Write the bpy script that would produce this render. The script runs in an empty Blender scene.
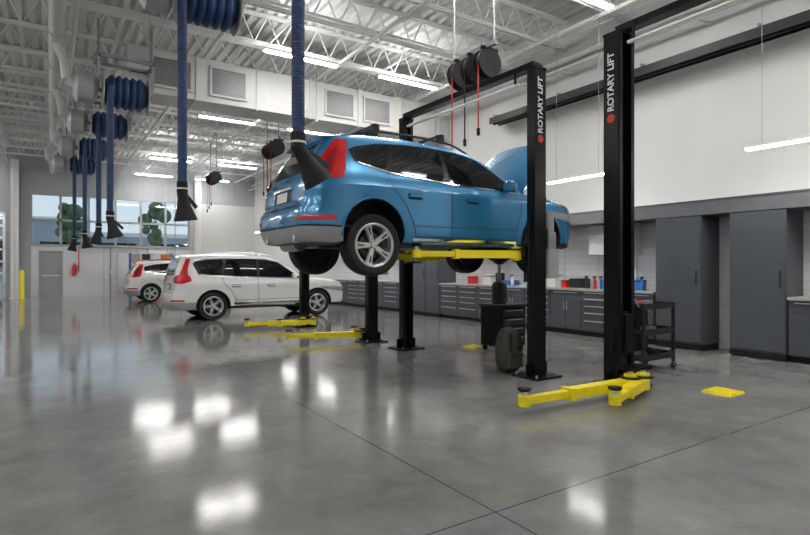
import bpy, math, random
from mathutils import Vector, Matrix, Euler
random.seed(4)
R90=math.pi/2
bpy.context.scene.view_settings.view_transform='Standard'
# ---------------------------------------------------------------- materials
def mat(name,col,rough=.5,metal=0,var=.06,scale=6,bump=0,coat=0,emit=None,es=0,spec=None):
    m=bpy.data.materials.new(name); m.use_nodes=True
    nt=m.node_tree; b=nt.nodes['Principled BSDF']
    b.inputs['Roughness'].default_value=rough; b.inputs['Metallic'].default_value=metal
    if coat: b.inputs['Coat Weight'].default_value=coat; b.inputs['Coat Roughness'].default_value=.04
    if spec is not None: b.inputs['Specular IOR Level'].default_value=spec
    tc=nt.nodes.new('ShaderNodeTexCoord'); nz=nt.nodes.new('ShaderNodeTexNoise')
    nz.inputs['Scale'].default_value=scale; nz.inputs['Detail'].default_value=3
    nt.links.new(tc.outputs['Object'],nz.inputs['Vector'])
    cr=nt.nodes.new('ShaderNodeValToRGB')
    cr.color_ramp.elements[0].position=.3; cr.color_ramp.elements[1].position=.7
    cr.color_ramp.elements[0].color=[max(0,c*(1-var)) for c in col]+[1]
    cr.color_ramp.elements[1].color=[min(1,c*(1+var)) for c in col]+[1]
    nt.links.new(nz.outputs['Fac'],cr.inputs['Fac']); nt.links.new(cr.outputs['Color'],b.inputs['Base Color'])
    if bump:
        bp=nt.nodes.new('ShaderNodeBump'); bp.inputs['Strength'].default_value=bump; bp.inputs['Distance'].default_value=.02
        nt.links.new(nz.outputs['Fac'],bp.inputs['Height']); nt.links.new(bp.outputs['Normal'],b.inputs['Normal'])
    if emit:
        b.inputs['Emission Color'].default_value=list(emit)+[1]; b.inputs['Emission Strength'].default_value=es
    return m
WHITE_WALL=mat('wall_paint_white',(.67,.67,.66),.7,var=.02,scale=1)
GREY_WALL=mat('wall_panel_grey',(.38,.40,.41),.6,var=.05,scale=2)
PANEL=mat('wall_panel_light',(.66,.68,.69),.45,var=.03)
DECK=mat('deck_white',(.64,.64,.63),.6,var=.03)
STEEL_W=mat('steel_white',(.76,.76,.75),.5,var=.03)
DUCT=mat('duct_paint',(.58,.58,.57),.5,var=.03)
GRILLE=mat('grille_grey',(.16,.16,.16),.5)
BLACK=mat('lift_black',(.006,.006,.007),.28,spec=.22)
RUBBER=mat('rubber',(.015,.015,.015),.7,spec=.3)
DARK=mat('dark_plastic',(.022,.022,.024),.5,spec=.35)
YEL=mat('yellow_paint',(.92,.76,.01),.35,coat=.2)
CAB=mat('cabinet_grey',(.085,.093,.108),.4,metal=.1)
CABL=mat('cabinet_band',(.13,.135,.145),.45)
KICK=mat('kick_black',(.012,.012,.012),.6,spec=.3)
ALU=mat('aluminium',(.72,.72,.72),.28,metal=.9)
STEEL=mat('steel_grey',(.33,.34,.35),.4,metal=.6)
DRUM=mat('reel_grey',(.42,.43,.44),.4,metal=.3)
TOP=mat('countertop',(.55,.55,.54),.3,metal=.5)
BLUEP=mat('car_paint_blue',(.036,.235,.47),.25,metal=.4,coat=1,var=.02)
WHITEP=mat('car_paint_white',(.80,.80,.79),.3,coat=1,var=.01)
GLASS=mat('tinted_glass',(.006,.008,.010),.04,var=.05,spec=.3)
TRIMB=mat('gloss_black_trim',(.008,.008,.009),.25,spec=.25)
CHROME=mat('chrome',(.85,.85,.86),.12,metal=1)
SILVER=mat('bumper_silver',(.42,.43,.44),.4,metal=.5)
RED=mat('tail_lens_red',(.52,.008,.012),.12,coat=1,emit=(.9,.02,.02),es=.04)
REDD=mat('tail_lens_dark',(.25,.01,.012),.12,coat=1)
REDP=mat('red_paint',(.6,.03,.02),.4)
TIRE=mat('tyre_rubber',(.018,.018,.019),.65,spec=.3)
RIM=mat('alloy_rim',(.62,.63,.64),.3,metal=.5)
DISC=mat('brake_disc',(.12,.12,.12),.35,metal=.9)
HOSE=mat('hose_blue',(.020,.052,.15),.45)
LENS=mat('lamp_lens_clear',(.3,.32,.35),.08,coat=1)
LED=mat('led_tube',(1,1,1),.5,emit=(1,.98,.95),es=92)
UPFILL=mat('ceiling_fill_glow',(1,1,1),.5,emit=(1,.98,.95),es=62)  # added fill glow that brightens the ceiling from the strip housings
LEDW=mat('led_bench',(1,1,1),.5,emit=(1,.98,.95),es=38)
BAG=mat('canvas_olive',(.055,.052,.04),.85,bump=.4)
ORANGE=mat('orange_paint',(.75,.16,.02),.45)
BLUEB=mat('blue_plastic',(.02,.16,.5),.4)
WHITEPL=mat('white_plastic',(.75,.75,.75),.4)
DOORG=mat('door_grey',(.33,.35,.36),.45)
ASPH=mat('outside_asphalt',(.3,.3,.3),.9)
BLDG=mat('outside_cladding',(.30,.36,.42),.8)
LEAF=mat('foliage',(.07,.12,.05),.9,var=.4,scale=2)
BARK=mat('bark',(.08,.06,.045),.9)
def floor_mat():
    m=bpy.data.materials.new('polished_concrete'); m.use_nodes=True; nt=m.node_tree; N=nt.nodes; Lk=nt.links
    b=N['Principled BSDF']; tc=N.new('ShaderNodeTexCoord')
    def noise(s,d,r=.6):
        n=N.new('ShaderNodeTexNoise'); n.inputs['Scale'].default_value=s; n.inputs['Detail'].default_value=d; n.inputs['Roughness'].default_value=r
        Lk.new(tc.outputs['Object'],n.inputs['Vector']); return n
    n1=noise(.6,8,.7); n2=noise(4,8,.74); n3=noise(70,4)
    def ramp(n,a,ca,bb,cb):
        r=N.new('ShaderNodeValToRGB'); r.color_ramp.elements[0].position=a; r.color_ramp.elements[1].position=bb
        r.color_ramp.elements[0].color=(ca,ca,ca*.995,1); r.color_ramp.elements[1].color=(cb,cb,cb*.99,1); Lk.new(n.outputs['Fac'],r.inputs['Fac']); return r
    r1=ramp(n1,.34,.20,.66,.31); r2=ramp(n2,.3,.76,.7,1.0); r3=ramp(n3,.35,.90,.65,1.0)
    def mul(a,bb):
        x=N.new('ShaderNodeMix'); x.data_type='RGBA'; x.blend_type='MULTIPLY'; x.inputs[0].default_value=1
        Lk.new(a,x.inputs[6]); Lk.new(bb,x.inputs[7]); return x.outputs[2]
    c=mul(mul(r1.outputs['Color'],r2.outputs['Color']),r3.outputs['Color'])
    sep=N.new('ShaderNodeSeparateXYZ'); Lk.new(tc.outputs['Object'],sep.inputs[0])
    def M(op,a,bv):
        x=N.new('ShaderNodeMath'); x.operation=op
        if isinstance(a,(int,float)): x.inputs[0].default_value=a
        else: Lk.new(a,x.inputs[0])
        if bv is not None:
            if isinstance(bv,(int,float)): x.inputs[1].default_value=bv
            else: Lk.new(bv,x.inputs[1])
        return x.outputs[0]
    def line(o,off,per):
        a=M('ADD',o,-off+per*50+per/2); a=M('MODULO',a,per); a=M('SUBTRACT',a,per/2); a=M('ABSOLUTE',a,None); return M('LESS_THAN',a,.0055)
    ln=M('MAXIMUM',line(sep.outputs['X'],2.13,7.2),line(sep.outputs['Y'],2.3,6.0))
    mx=N.new('ShaderNodeMix'); mx.data_type='RGBA'; Lk.new(ln,mx.inputs[0]); Lk.new(c,mx.inputs[6]); mx.inputs[7].default_value=(.07,.07,.07,1)
    Lk.new(mx.outputs[2],b.inputs['Base Color'])
    rr=N.new('ShaderNodeMapRange'); rr.inputs[1].default_value=.3; rr.inputs[2].default_value=.7; rr.inputs[3].default_value=.055; rr.inputs[4].default_value=.14
    Lk.new(n1.outputs['Fac'],rr.inputs[0]); Lk.new(rr.outputs[0],b.inputs['Roughness'])
    b.inputs['Specular IOR Level'].default_value=.26
    bp=N.new('ShaderNodeBump'); bp.inputs['Strength'].default_value=.06; bp.inputs['Distance'].default_value=.012
    Lk.new(n2.outputs['Fac'],bp.inputs['Height']); Lk.new(bp.outputs['Normal'],b.inputs['Normal'])
    return m
FLOOR=floor_mat()
def glass_mat():
    m=bpy.data.materials.new('window_glass'); m.use_nodes=True; nt=m.node_tree; nt.nodes.clear()
    o=nt.nodes.new('ShaderNodeOutputMaterial'); t=nt.nodes.new('ShaderNodeBsdfTransparent'); g=nt.nodes.new('ShaderNodeBsdfGlossy')
    g.inputs['Roughness'].default_value=.02; t.inputs[0].default_value=(.9,.95,.97,1)
    x=nt.nodes.new('ShaderNodeMixShader'); x.inputs[0].default_value=.07
    nt.links.new(t.outputs[0],x.inputs[1]); nt.links.new(g.outputs[0],x.inputs[2]); nt.links.new(x.outputs[0],o.inputs[0]); return m
WGLASS=glass_mat()
# ---------------------------------------------------------------- mesh builder
class MB:
    def __init__(s): s.v=[];s.f=[];s.m=[];s.mats=[]
    def mi(s,m):
        if m not in s.mats: s.mats.append(m)
        return s.mats.index(m)
    def add(s,vs,fs,m):
        o=len(s.v); k=s.mi(m); s.v+= [tuple(v) for v in vs]
        for f in fs: s.f.append([i+o for i in f]); s.m.append(k)
    def box(s,c,d,m,rot=None,taper=1):
        vs=[]
        for z in(-.5,.5):
            t=taper if z>0 else 1
            for x,y in((-.5,-.5),(.5,-.5),(.5,.5),(-.5,.5)):
                v=Vector((x*d[0]*t,y*d[1]*t,z*d[2]))
                if rot is not None: v=rot@v
                vs.append(v+Vector(c))
        s.add(vs,[(0,3,2,1),(4,5,6,7),(0,1,5,4),(1,2,6,5),(2,3,7,6),(3,0,4,7)],m)
    def bb(s,x0,x1,y0,y1,z0,z1,m): s.box(((x0+x1)/2,(y0+y1)/2,(z0+z1)/2),(abs(x1-x0),abs(y1-y0),abs(z1-z0)),m)
    def beam(s,p0,p1,w,h,m,w2=None,h2=None):
        p0=Vector(p0);p1=Vector(p1);d=(p1-p0).normalized()
        up=Vector((0,0,1)) if abs(d.z)<.95 else Vector((1,0,0))
        a=d.cross(up).normalized(); b=a.cross(d).normalized(); w2=w2 or w; h2=h2 or h
        vs=[]
        for p,ww,hh in((p0,w,h),(p1,w2,h2)):
            for x,y in((-.5,-.5),(.5,-.5),(.5,.5),(-.5,.5)): vs.append(p+a*x*ww+b*y*hh)
        s.add(vs,[(0,3,2,1),(4,5,6,7),(0,1,5,4),(1,2,6,5),(2,3,7,6),(3,0,4,7)],m)
    def lathe(s,prof,m,o=(0,0,0),ax=(0,0,1),n=24,cap=True):
        ax=Vector(ax).normalized(); up=Vector((1,0,0)) if abs(ax.x)<.9 else Vector((0,1,0))
        a=ax.cross(up).normalized(); b=ax.cross(a).normalized(); o=Vector(o); vs=[];fs=[]
        for r,h in prof:
            for i in range(n):
                t=2*math.pi*i/n; vs.append(o+ax*h+a*math.cos(t)*r+b*math.sin(t)*r)
        for j in range(len(prof)-1):
            for i in range(n):
                k=(i+1)%n; fs.append((j*n+i,j*n+k,(j+1)*n+k,(j+1)*n+i))
        if cap:
            fs.append(tuple(range(n))[::-1]); q=(len(prof)-1)*n; fs.append(tuple(range(q,q+n)))
        s.add(vs,fs,m)
    def cyl(s,p0,p1,r,m,n=12,r2=None):
        p0=Vector(p0);p1=Vector(p1); s.lathe([(r,0),(r if r2 is None else r2,(p1-p0).length)],m,p0,p1-p0,n)
    def tube(s,pts,r,m,n=8):
        for a,b in zip(pts[:-1],pts[1:]): s.cyl(a,b,r,m,n)
    def obj(s,name,parent=None,loc=(0,0,0),rot=(0,0,0),bevel=0,angle=35):
        me=bpy.data.meshes.new(name); me.from_pydata(s.v,[],s.f)
        for m in s.mats: me.materials.append(m)
        for p,k in zip(me.polygons,s.m): p.material_index=k; p.use_smooth=True
        me.update(); me.set_sharp_from_angle(angle=math.radians(angle))
        o=bpy.data.objects.new(name,me); bpy.context.collection.objects.link(o)
        o.location=loc; o.rotation_euler=rot
        if parent: o.parent=parent
        if bevel:
            b=o.modifiers.new('b','BEVEL'); b.width=bevel; b.segments=2; b.limit_method='ANGLE'
        return o
def empty(name,loc=(0,0,0),rot=(0,0,0)):
    o=bpy.data.objects.new(name,None); bpy.context.collection.objects.link(o); o.location=loc; o.rotation_euler=rot; return o
# ---------------------------------------------------------------- room
XW=9.75; XL=-9.5; YF=30.5; YB=-5.5; ZD=6.95
b=MB(); b.bb(XL,XW,YB,YF,-.1,0,FLOOR); b.obj('floor')
b=MB(); b.bb(XW,XW+.2,YB,YF,0,ZD+.2,WHITE_WALL); b.obj('wall_right')
b=MB(); b.bb(XL-.2,XL,YB,YF,0,ZD+.2,WHITE_WALL); b.obj('wall_left')
b=MB(); b.bb(XL-.2,XW+.2,YB-.2,YB,0,ZD+.2,WHITE_WALL); b.obj('wall_back')
WX0,WX1,WZ0,WZ1=-.75,6.2,2.45,4.85
GX0,GX1,GZ1=-5.2,-1.75,3.9
DX0,DX1,DZ=-.45,.5,2.2
b=MB()
def fw(x0,x1,z0,z1,m): b.bb(x0,x1,YF,YF+.25,z0,z1,m)
fw(XL-.2,XW+.2,WZ1,ZD+.2,GREY_WALL)
fw(XL-.2,GX0,0,WZ1,GREY_WALL); fw(GX0,GX1,GZ1,WZ1,GREY_WALL); fw(GX1,WX0,0,WZ1,GREY_WALL)
fw(WX0,DX0,0,WZ0,PANEL); fw(DX0,DX1,DZ,WZ0,PANEL); fw(DX1,WX1,0,WZ0,PANEL); fw(WX1,XW+.2,0,WZ1,WHITE_WALL)
x=XL
while x<XW: b.bb(x,x+.06,YF-.03,YF,WZ1+.1,ZD,GREY_WALL); x+=.3
for x in(2.2,3.7,5.1): b.bb(x,x+.03,YF-.01,YF,0,WZ0,GREY_WALL)
b.obj('wall_far')
b=MB()
ncol=6
for i in range(ncol+1):
    x=WX0+(WX1-WX0)*i/ncol; b.bb(x-.05,x+.05,YF-.04,YF+.12,WZ0,WZ1,GREY_WALL)
for z in(WZ0,WZ0+1.2,WZ1): b.bb(WX0,WX1,YF-.04,YF+.12,z-.05,z+.05,GREY_WALL)
b.bb(WX0,WX1,YF+.05,YF+.06,WZ0,WZ1,WGLASS); b.obj('window_1')
b=MB()
for i in range(4):
    x=GX0+(GX1-GX0)*i/3; b.bb(x-.05,x+.05,YF-.04,YF+.1,0,GZ1,ALU)
for i in range(8):
    z=.05+(GZ1-.1)*i/7; b.bb(GX0,GX1,YF-.04,YF+.1,z-.05,z+.05,ALU)
b.bb(GX0,GX1,YF+.05,YF+.06,0,GZ1,WGLASS); b.obj('door_2')
b=MB(); b.bb(DX0+.05,DX1-.05,YF+.03,YF+.08,0,DZ-.05,DOORG)
for q in((DX0,DX0+.06),(DX1-.06,DX1)): b.bb(q[0],q[1],YF-.03,YF+.12,0,DZ,GREY_WALL)
b.bb(DX0,DX1,YF-.03,YF+.12,DZ-.06,DZ,GREY_WALL)
b.bb(DX0+.12,DX1-.12,YF-.03,YF,1.0,1.05,ALU); b.bb(DX0+.12,DX0+.16,YF-.03,YF+.04,1.0,1.05,ALU); b.bb(DX1-.16,DX1-.12,YF-.03,YF+.04,1.0,1.05,ALU)
b.obj('door_1')
for x,y in((-1.35,YF-.25),(6.6,YF-.25),(XL+.25,12),(XL+.25,22)):
    b=MB(); b.bb(x-.15,x+.15,y-.15,y-.13,0,ZD-.65,STEEL_W); b.bb(x-.15,x+.15,y+.13,y+.15,0,ZD-.65,STEEL_W); b.bb(x-.012,x+.012,y-.15,y+.15,0,ZD-.65,STEEL_W)
    b.bb(x-.2,x+.2,y-.2,y+.2,0,.02,STEEL_W); b.obj('steel_column')
vs=[];fs=[];x=XL
pr=[]
while x<XW:
    pr+=[(x,0),(x+.09,0),(x+.12,.07),(x+.21,.07)]; x+=.24
pr=[p for p in pr if p[0]<XW+.1]
b=MB()
for xx,dz in pr: vs+=[(xx,YB,ZD+dz),(xx,YF,ZD+dz)]
for i in range(len(pr)-1): fs.append((2*i,2*i+1,2*i+3,2*i+2))
b.add(vs,fs,DECK); b.bb(XL,XW,YB,YF,ZD+.1,ZD+.15,DECK); b.obj('ceiling')
zb=6.3
b=MB()
for z in(zb,ZD-.03):
    for dy in(-.04,.04): b.bb(XL+.02,XW-.02,dy-.03,dy+.03,z-.009,z+.009,STEEL_W); b.bb(XL+.02,XW-.02,dy-.006,dy+.006,z-.035,z+.035,STEEL_W)
n=32; dx=(XW-XL-.2)/n
for i in range(n):
    x0=XL+.1+i*dx; b.cyl((x0,0,zb),(x0+dx/2,0,ZD-.03),.016,STEEL_W,6); b.cyl((x0+dx/2,0,ZD-.03),(x0+dx,0,zb),.016,STEEL_W,6)
j0=b.obj('roof_joist',loc=(0,-3.7,0)); 
y=-3.7+1.7
while y<YF-.3:
    o=bpy.data.objects.new('roof_joist',j0.data); bpy.context.collection.objects.link(o); o.location=(0,y,0); y+=1.7
for gx in(-1.6,):
    b=MB()
    for z in(6.0,6.85):
        b.bb(gx-.08,gx+.08,YB+.1,YF-.05,z-.012,z+.012,STEEL_W); b.bb(gx-.01,gx+.01,YB+.1,YF-.05,z-.07,z+.07,STEEL_W)
    y=YB+.2
    while y<YF-2: 
        b.cyl((gx,y,6.0),(gx,y+.85,6.85),.03,STEEL_W,6); b.cyl((gx,y+.85,6.85),(gx,y+1.7,6.0),.03,STEEL_W,6); y+=1.7
    b.obj('roof_girder')
b=MB()
for gx in(-4.5,1.2,4.0,6.9,9.2):
    b.cyl((gx,YB+.1,6.28),(gx,YF-.1,6.28),.014,STEEL_W,6)
for gx in(.4,2.9,5.6,8.6): b.cyl((gx,YB+.1,6.12),(gx,YF-.1,6.12),.04,STEEL_W,8)
for gy in(4.4,9.5,14.6,19.7,24.8): b.cyl((XL+.1,gy,6.2),(XW-.1,gy,6.2),.028,STEEL_W,8)
b.cyl((9.4,YB+.1,5.75),(9.4,YF-.1,5.75),.04,STEEL_W,8); b.cyl((9.55,YB+.1,6.0),(9.55,YF-.1,6.0),.06,STEEL_W,8)
for gy in range(-4,30,3): b.bb(9.35,9.74,gy-.02,gy+.02,5.68,5.71,STEEL_W)
b.obj('sprinkler_pipework')
def duct(Y,x0,x1,zc,hh,dep,gr,name='air_duct'):
    b=MB(); b.bb(x0,x1,Y-dep/2,Y+dep/2,zc-hh/2,zc+hh/2,DUCT)
    x=x0
    while x<x1: b.bb(x-.02,x+.02,Y-dep/2-.03,Y+dep/2+.03,zc-hh/2-.03,zc+hh/2+.03,DUCT); x+=1.35
    for gx in gr:
        b.bb(gx-.42,gx+.42,Y-dep/2-.05,Y-dep/2,zc-.34,zc+.34,DUCT)
        b.bb(gx-.37,gx+.37,Y-dep/2-.055,Y-dep/2-.045,zc-.29,zc+.29,GRILLE)
        for k in range(12): z=zc-.27+k*.05; b.bb(gx-.37,gx+.37,Y-dep/2-.07,Y-dep/2-.05,z-.005,z+.005,STEEL)
    for x in(x0+.4,(x0+x1)/2,x1-.5): 
        b.cyl((x,Y-dep/2-.06,zc-hh/2-.05),(x,Y-dep/2-.06,6.9),.008,STEEL,6); b.bb(x-.03,x+.03,Y-dep/2-.08,Y+dep/2+.08,zc-hh/2-.07,zc-hh/2-.03,STEEL_W)
    return b.obj(name)
duct(12.9,1.35,9.72,5.58,.95,.8,(2.2,3.4,6.2,7.3))
b=MB(); 
b.cyl((.1,YB+.3,5.85),(.1,YF-.5,5.85),.13,DUCT,20)
for yy in range(-4,30,2): b.lathe([(.145,0),(.145,.05)],DUCT,(.1,yy,5.85),(0,1,0),20)
b.obj('exhaust_main_duct')
def strip(L,wd,m):
    b=MB(); b.bb(-L/2,L/2,-wd/2-.01,wd/2+.01,.0,.05,STEEL_W); b.bb(-L/2+.02,L/2-.02,-wd/2,wd/2,-.02,0,m)
    b.bb(-L/2+.05,L/2-.05,-wd/2+.02,wd/2-.02,.05,.055,UPFILL)  # upward glowing face, added to lift the ceiling brightness
    for x in(-L/2+.2,L/2-.2): b.cyl((x,0,.05),(x,0,.35),.005,STEEL,5)
    return b
s0=None
for yy in(-1.5,2.2,5.95,11.1,17.0,24.6,29.2):
    for xx in(4.6,7.4,-3.6,-6.5):  # left-bay copies are out of view, added for lighting
        if s0 is None:
            o=strip(1.7,.115,LED).obj('ceiling_strip_light'); s0=o
        else:
            o=bpy.data.objects.new('ceiling_strip_light',s0.data); bpy.context.collection.objects.link(o)
        o.location=(xx-(.3 if yy>17 and xx>0 else 0),yy,5.97)
s1=None
for k in range(-1,7):
    if s1 is None:
        b=MB(); b.bb(-.05,.05,-.72,.72,.0,.05,STEEL_W); b.bb(-.04,.04,-.7,.7,-.025,0,LEDW)
        for y in(-.5,.5): b.cyl((0,y,.05),(0,y,3.1),.004,STEEL,5)
        o=b.obj('pendant_strip_light'); s1=o
    else:
        o=bpy.data.objects.new('pendant_strip_light',s1.data); bpy.context.collection.objects.link(o)
    o.location=(8.5,3.15+3.75*k,3.13)
b=MB()
b.bb(9.3,9.5,-1,10.2,5.12,5.16,DARK); 
b.beam((9.25,-1,5.08),(9.25,10.2,5.08),.015,.16,DARK); b.beam((9.55,-1,5.08),(9.55,10.2,5.08),.015,.16,DARK)
b.cyl((9.4,-1,5.05),(9.4,10.2,5.05),.05,BLACK,12)
for y in range(0,11,2): b.bb(9.5,9.749,y-.02,y+.02,5.14,5.18,DARK); b.bb(9.2,9.6,y-.02,y+.02,5.16,5.2,STEEL)
b.obj('radiant_tube_heater')
# ---------------------------------------------------------------- right wall cabinets
XF=9.1
def locker(y0,y1):
    b=MB(); b.bb(XF,XW-.06,y0,y1,.1,2.27,CAB); b.bb(XF+.04,XW-.06,y0+.01,y1-.01,0,.1,KICK)
    nd=2 if y1-y0>1 else 1; w=(y1-y0)/nd
    for k in range(nd):
        a=y0+k*w; b.bb(XF-.02,XF,a+.012,a+w-.012,.13,2.25,CAB); b.bb(XF-.035,XF-.02,a+.06,a+.085,1.1,1.35,DARK)
    b.bb(XF-.01,XF,y0,y1,.02,.1,KICK)
    b.obj('tall_cabinet',bevel=.004)
def counter(y0,y1,mods):
    b=MB(); b.bb(XF+.06,XW-.06,y0,y1,0,.1,KICK); b.bb(XF+.02,XW-.06,y0,y1,.1,.92,CAB); b.bb(XF-.03,XW-.06,y0,y1,.92,.965,TOP)
    n=len(mods); w=(y1-y0)/n
    for k,t in enumerate(mods):
        a=y0+k*w+.01; c=a+w-.02
        if t=='d':
            zs=[.12,.34,.50,.64,.78,.91]
            for p,q in zip(zs[:-1],zs[1:]):
                b.bb(XF,XF+.02,a,c,p+.006,q-.006,CAB); b.bb(XF-.022,XF,a+.08,c-.08,q-.035,q-.018,ALU)
        else:
            b.bb(XF,XF+.02,a,c,.75,.905,CAB); b.bb(XF-.022,XF,a+.08,c-.08,.87,.885,ALU)
            mdl=(a+c)/2
            for e,f in((a,mdl-.005),(mdl+.005,c)): b.bb(XF,XF+.02,e,f,.12,.74,CAB)
            for yy in(mdl-.04,mdl+.04): b.bb(XF-.02,XF,yy-.008,yy+.008,.5,.7,ALU)
    b.obj('workbench',bevel=.002)
locker(3.58,4.38); locker(4.83,5.64); locker(12.1,13.4); locker(1.0,1.98)
counter(2.0,3.56,'dc'); counter(5.68,12.08,'ddcdcddd'); counter(13.42,19.4,'ddcddcd')
b=MB(); b.bb(XF-.01,XW-.01,.2,19.4,2.28,2.52,CABL); b.bb(XF-.02,XF-.01,.2,19.4,2.5,2.53,CAB); b.obj('trim_1')
b=MB(); b.bb(XW-.05,XW-.012,1,19.4,.0,2.27,PANEL)
z=.15
while z<2.25: b.bb(XW-.053,XW-.049,1,19.4,z,z+.006,GREY_WALL); z+=.15
y=1.
while y<19: b.bb(XW-.054,XW-.048,y,y+.012,.97,2.27,GREY_WALL); y+=.9
b.obj('trim_2')
b=MB(); b.bb(XW-.02,XW,19.5,YF,0,.12,KICK); b.obj('baseboard_right')
def wallcab(y0,y1,m=PANEL):
    b=MB(); b.bb(XW-.37,XW-.06,y0,y1,1.65,2.26,m); b.bb(XW-.39,XW-.37,y0+.01,(y0+y1)/2-.005,1.66,2.25,m); b.bb(XW-.39,XW-.37,(y0+y1)/2+.005,y1-.01,1.66,2.25,m)
    b.bb(XW-.41,XW-.39,(y0+y1)/2-.05,(y0+y1)/2-.04,1.7,1.85,ALU); b.obj('wall_cabinet')
wallcab(6.3,7.3); wallcab(9.6,10.8); 
b=MB()
for y,w,h,m in((6.1,.16,.2,BLUEB),(6.35,.2,.15,WHITEPL),(7.5,.3,.2,DARK),(7.9,.13,.16,REDP),(8.2,.22,.3,WHITEPL),(9.6,.3,.12,BLUEB),(9.95,.16,.3,DARK),(10.3,.3,.25,WHITEPL),(11,.2,.2,REDP)):
    b.bb(9.37,9.37+w,y,y+w,.965,.965+h,m); b.bb(9.36,9.38+w,y-.01,y+w+.01,.965+h*.82,.965+h*.88,DARK)
b.obj('parts_boxes',bevel=.006)
for y,m in((6.0,BLUEB),(6.75,WHITEPL),(6.9,BLUEB),(7.05,REDP),(7.25,DARK),(8.5,BLUEB),(9.4,WHITEPL)):
    b=MB(); b.lathe([(.035,0),(.037,.01),(.037,.16),(.015,.2),(.015,.23)],m,(9.25,y,.965),(0,0,1),14); b.box((9.24,y,1.21),(.07,.025,.03),DARK); b.box((9.20,y,1.185),(.012,.015,.04),DARK); b.obj('spray_bottle')
b=MB(); b.bb(9.42,9.45,8.75,9.2,1.05,1.35,DARK); b.bb(9.415,9.42,8.77,9.18,1.07,1.33,GLASS); b.bb(9.45,9.48,8.95,9.0,.975,1.15,DARK); b.bb(9.4,9.55,8.85,9.1,.965,.98,DARK); b.obj('computer_monitor')
# ---------------------------------------------------------------- lifts
def text_obj(txt,loc,rot,size,parent,m):
    cu=bpy.data.curves.new('lettering','FONT'); cu.body=txt; cu.size=size; cu.extrude=.001; cu.align_x='LEFT'; cu.align_y='CENTER'; cu.offset=.003
    o=bpy.data.objects.new('t',cu); bpy.context.collection.objects.link(o)
    bpy.context.view_layer.update()
    me=bpy.data.meshes.new_from_object(o.evaluated_get(bpy.context.evaluated_depsgraph_get())); me.materials.clear(); me.materials.append(m)
    bpy.data.objects.remove(o); o=bpy.data.objects.new('lettering',me); bpy.context.collection.objects.link(o); o.location=loc; o.rotation_euler=rot; o.parent=parent
def arm(b,p,t,z,padz):
    p=Vector((p[0],p[1],z)); t=Vector((t[0],t[1],z)); d=(t-p); L=d.length; dn=d.normalized()
    b.cyl((p.x,p.y,z-.08),(p.x,p.y,z+.1),.07,YEL,18); b.cyl((p.x,p.y,z+.1),(p.x,p.y,z+.125),.03,ALU,12)
    b.beam(p,p+dn*L*.62,.15,.10,YEL,.12,.10); b.beam(p+dn*L*.55,t,.085,.07,YEL)
    b.beam(p+dn*L*.60,p+dn*L*.64,.14,.12,YEL)
    b.cyl((t.x,t.y,z-.05),(t.x,t.y,z+.05),.06,YEL,16); b.cyl((t.x,t.y,z+.03),(t.x,t.y,padz-.03),.03,ALU,12); b.lathe([(.05,0),(.065,.012),(.065,.03)],RUBBER,(t.x,t.y,padz-.03),(0,0,1),18)
    b.lathe([(.11,0),(.11,.02)],DARK,(p.x,p.y,z+.055),(0,0,1),14)
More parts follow.
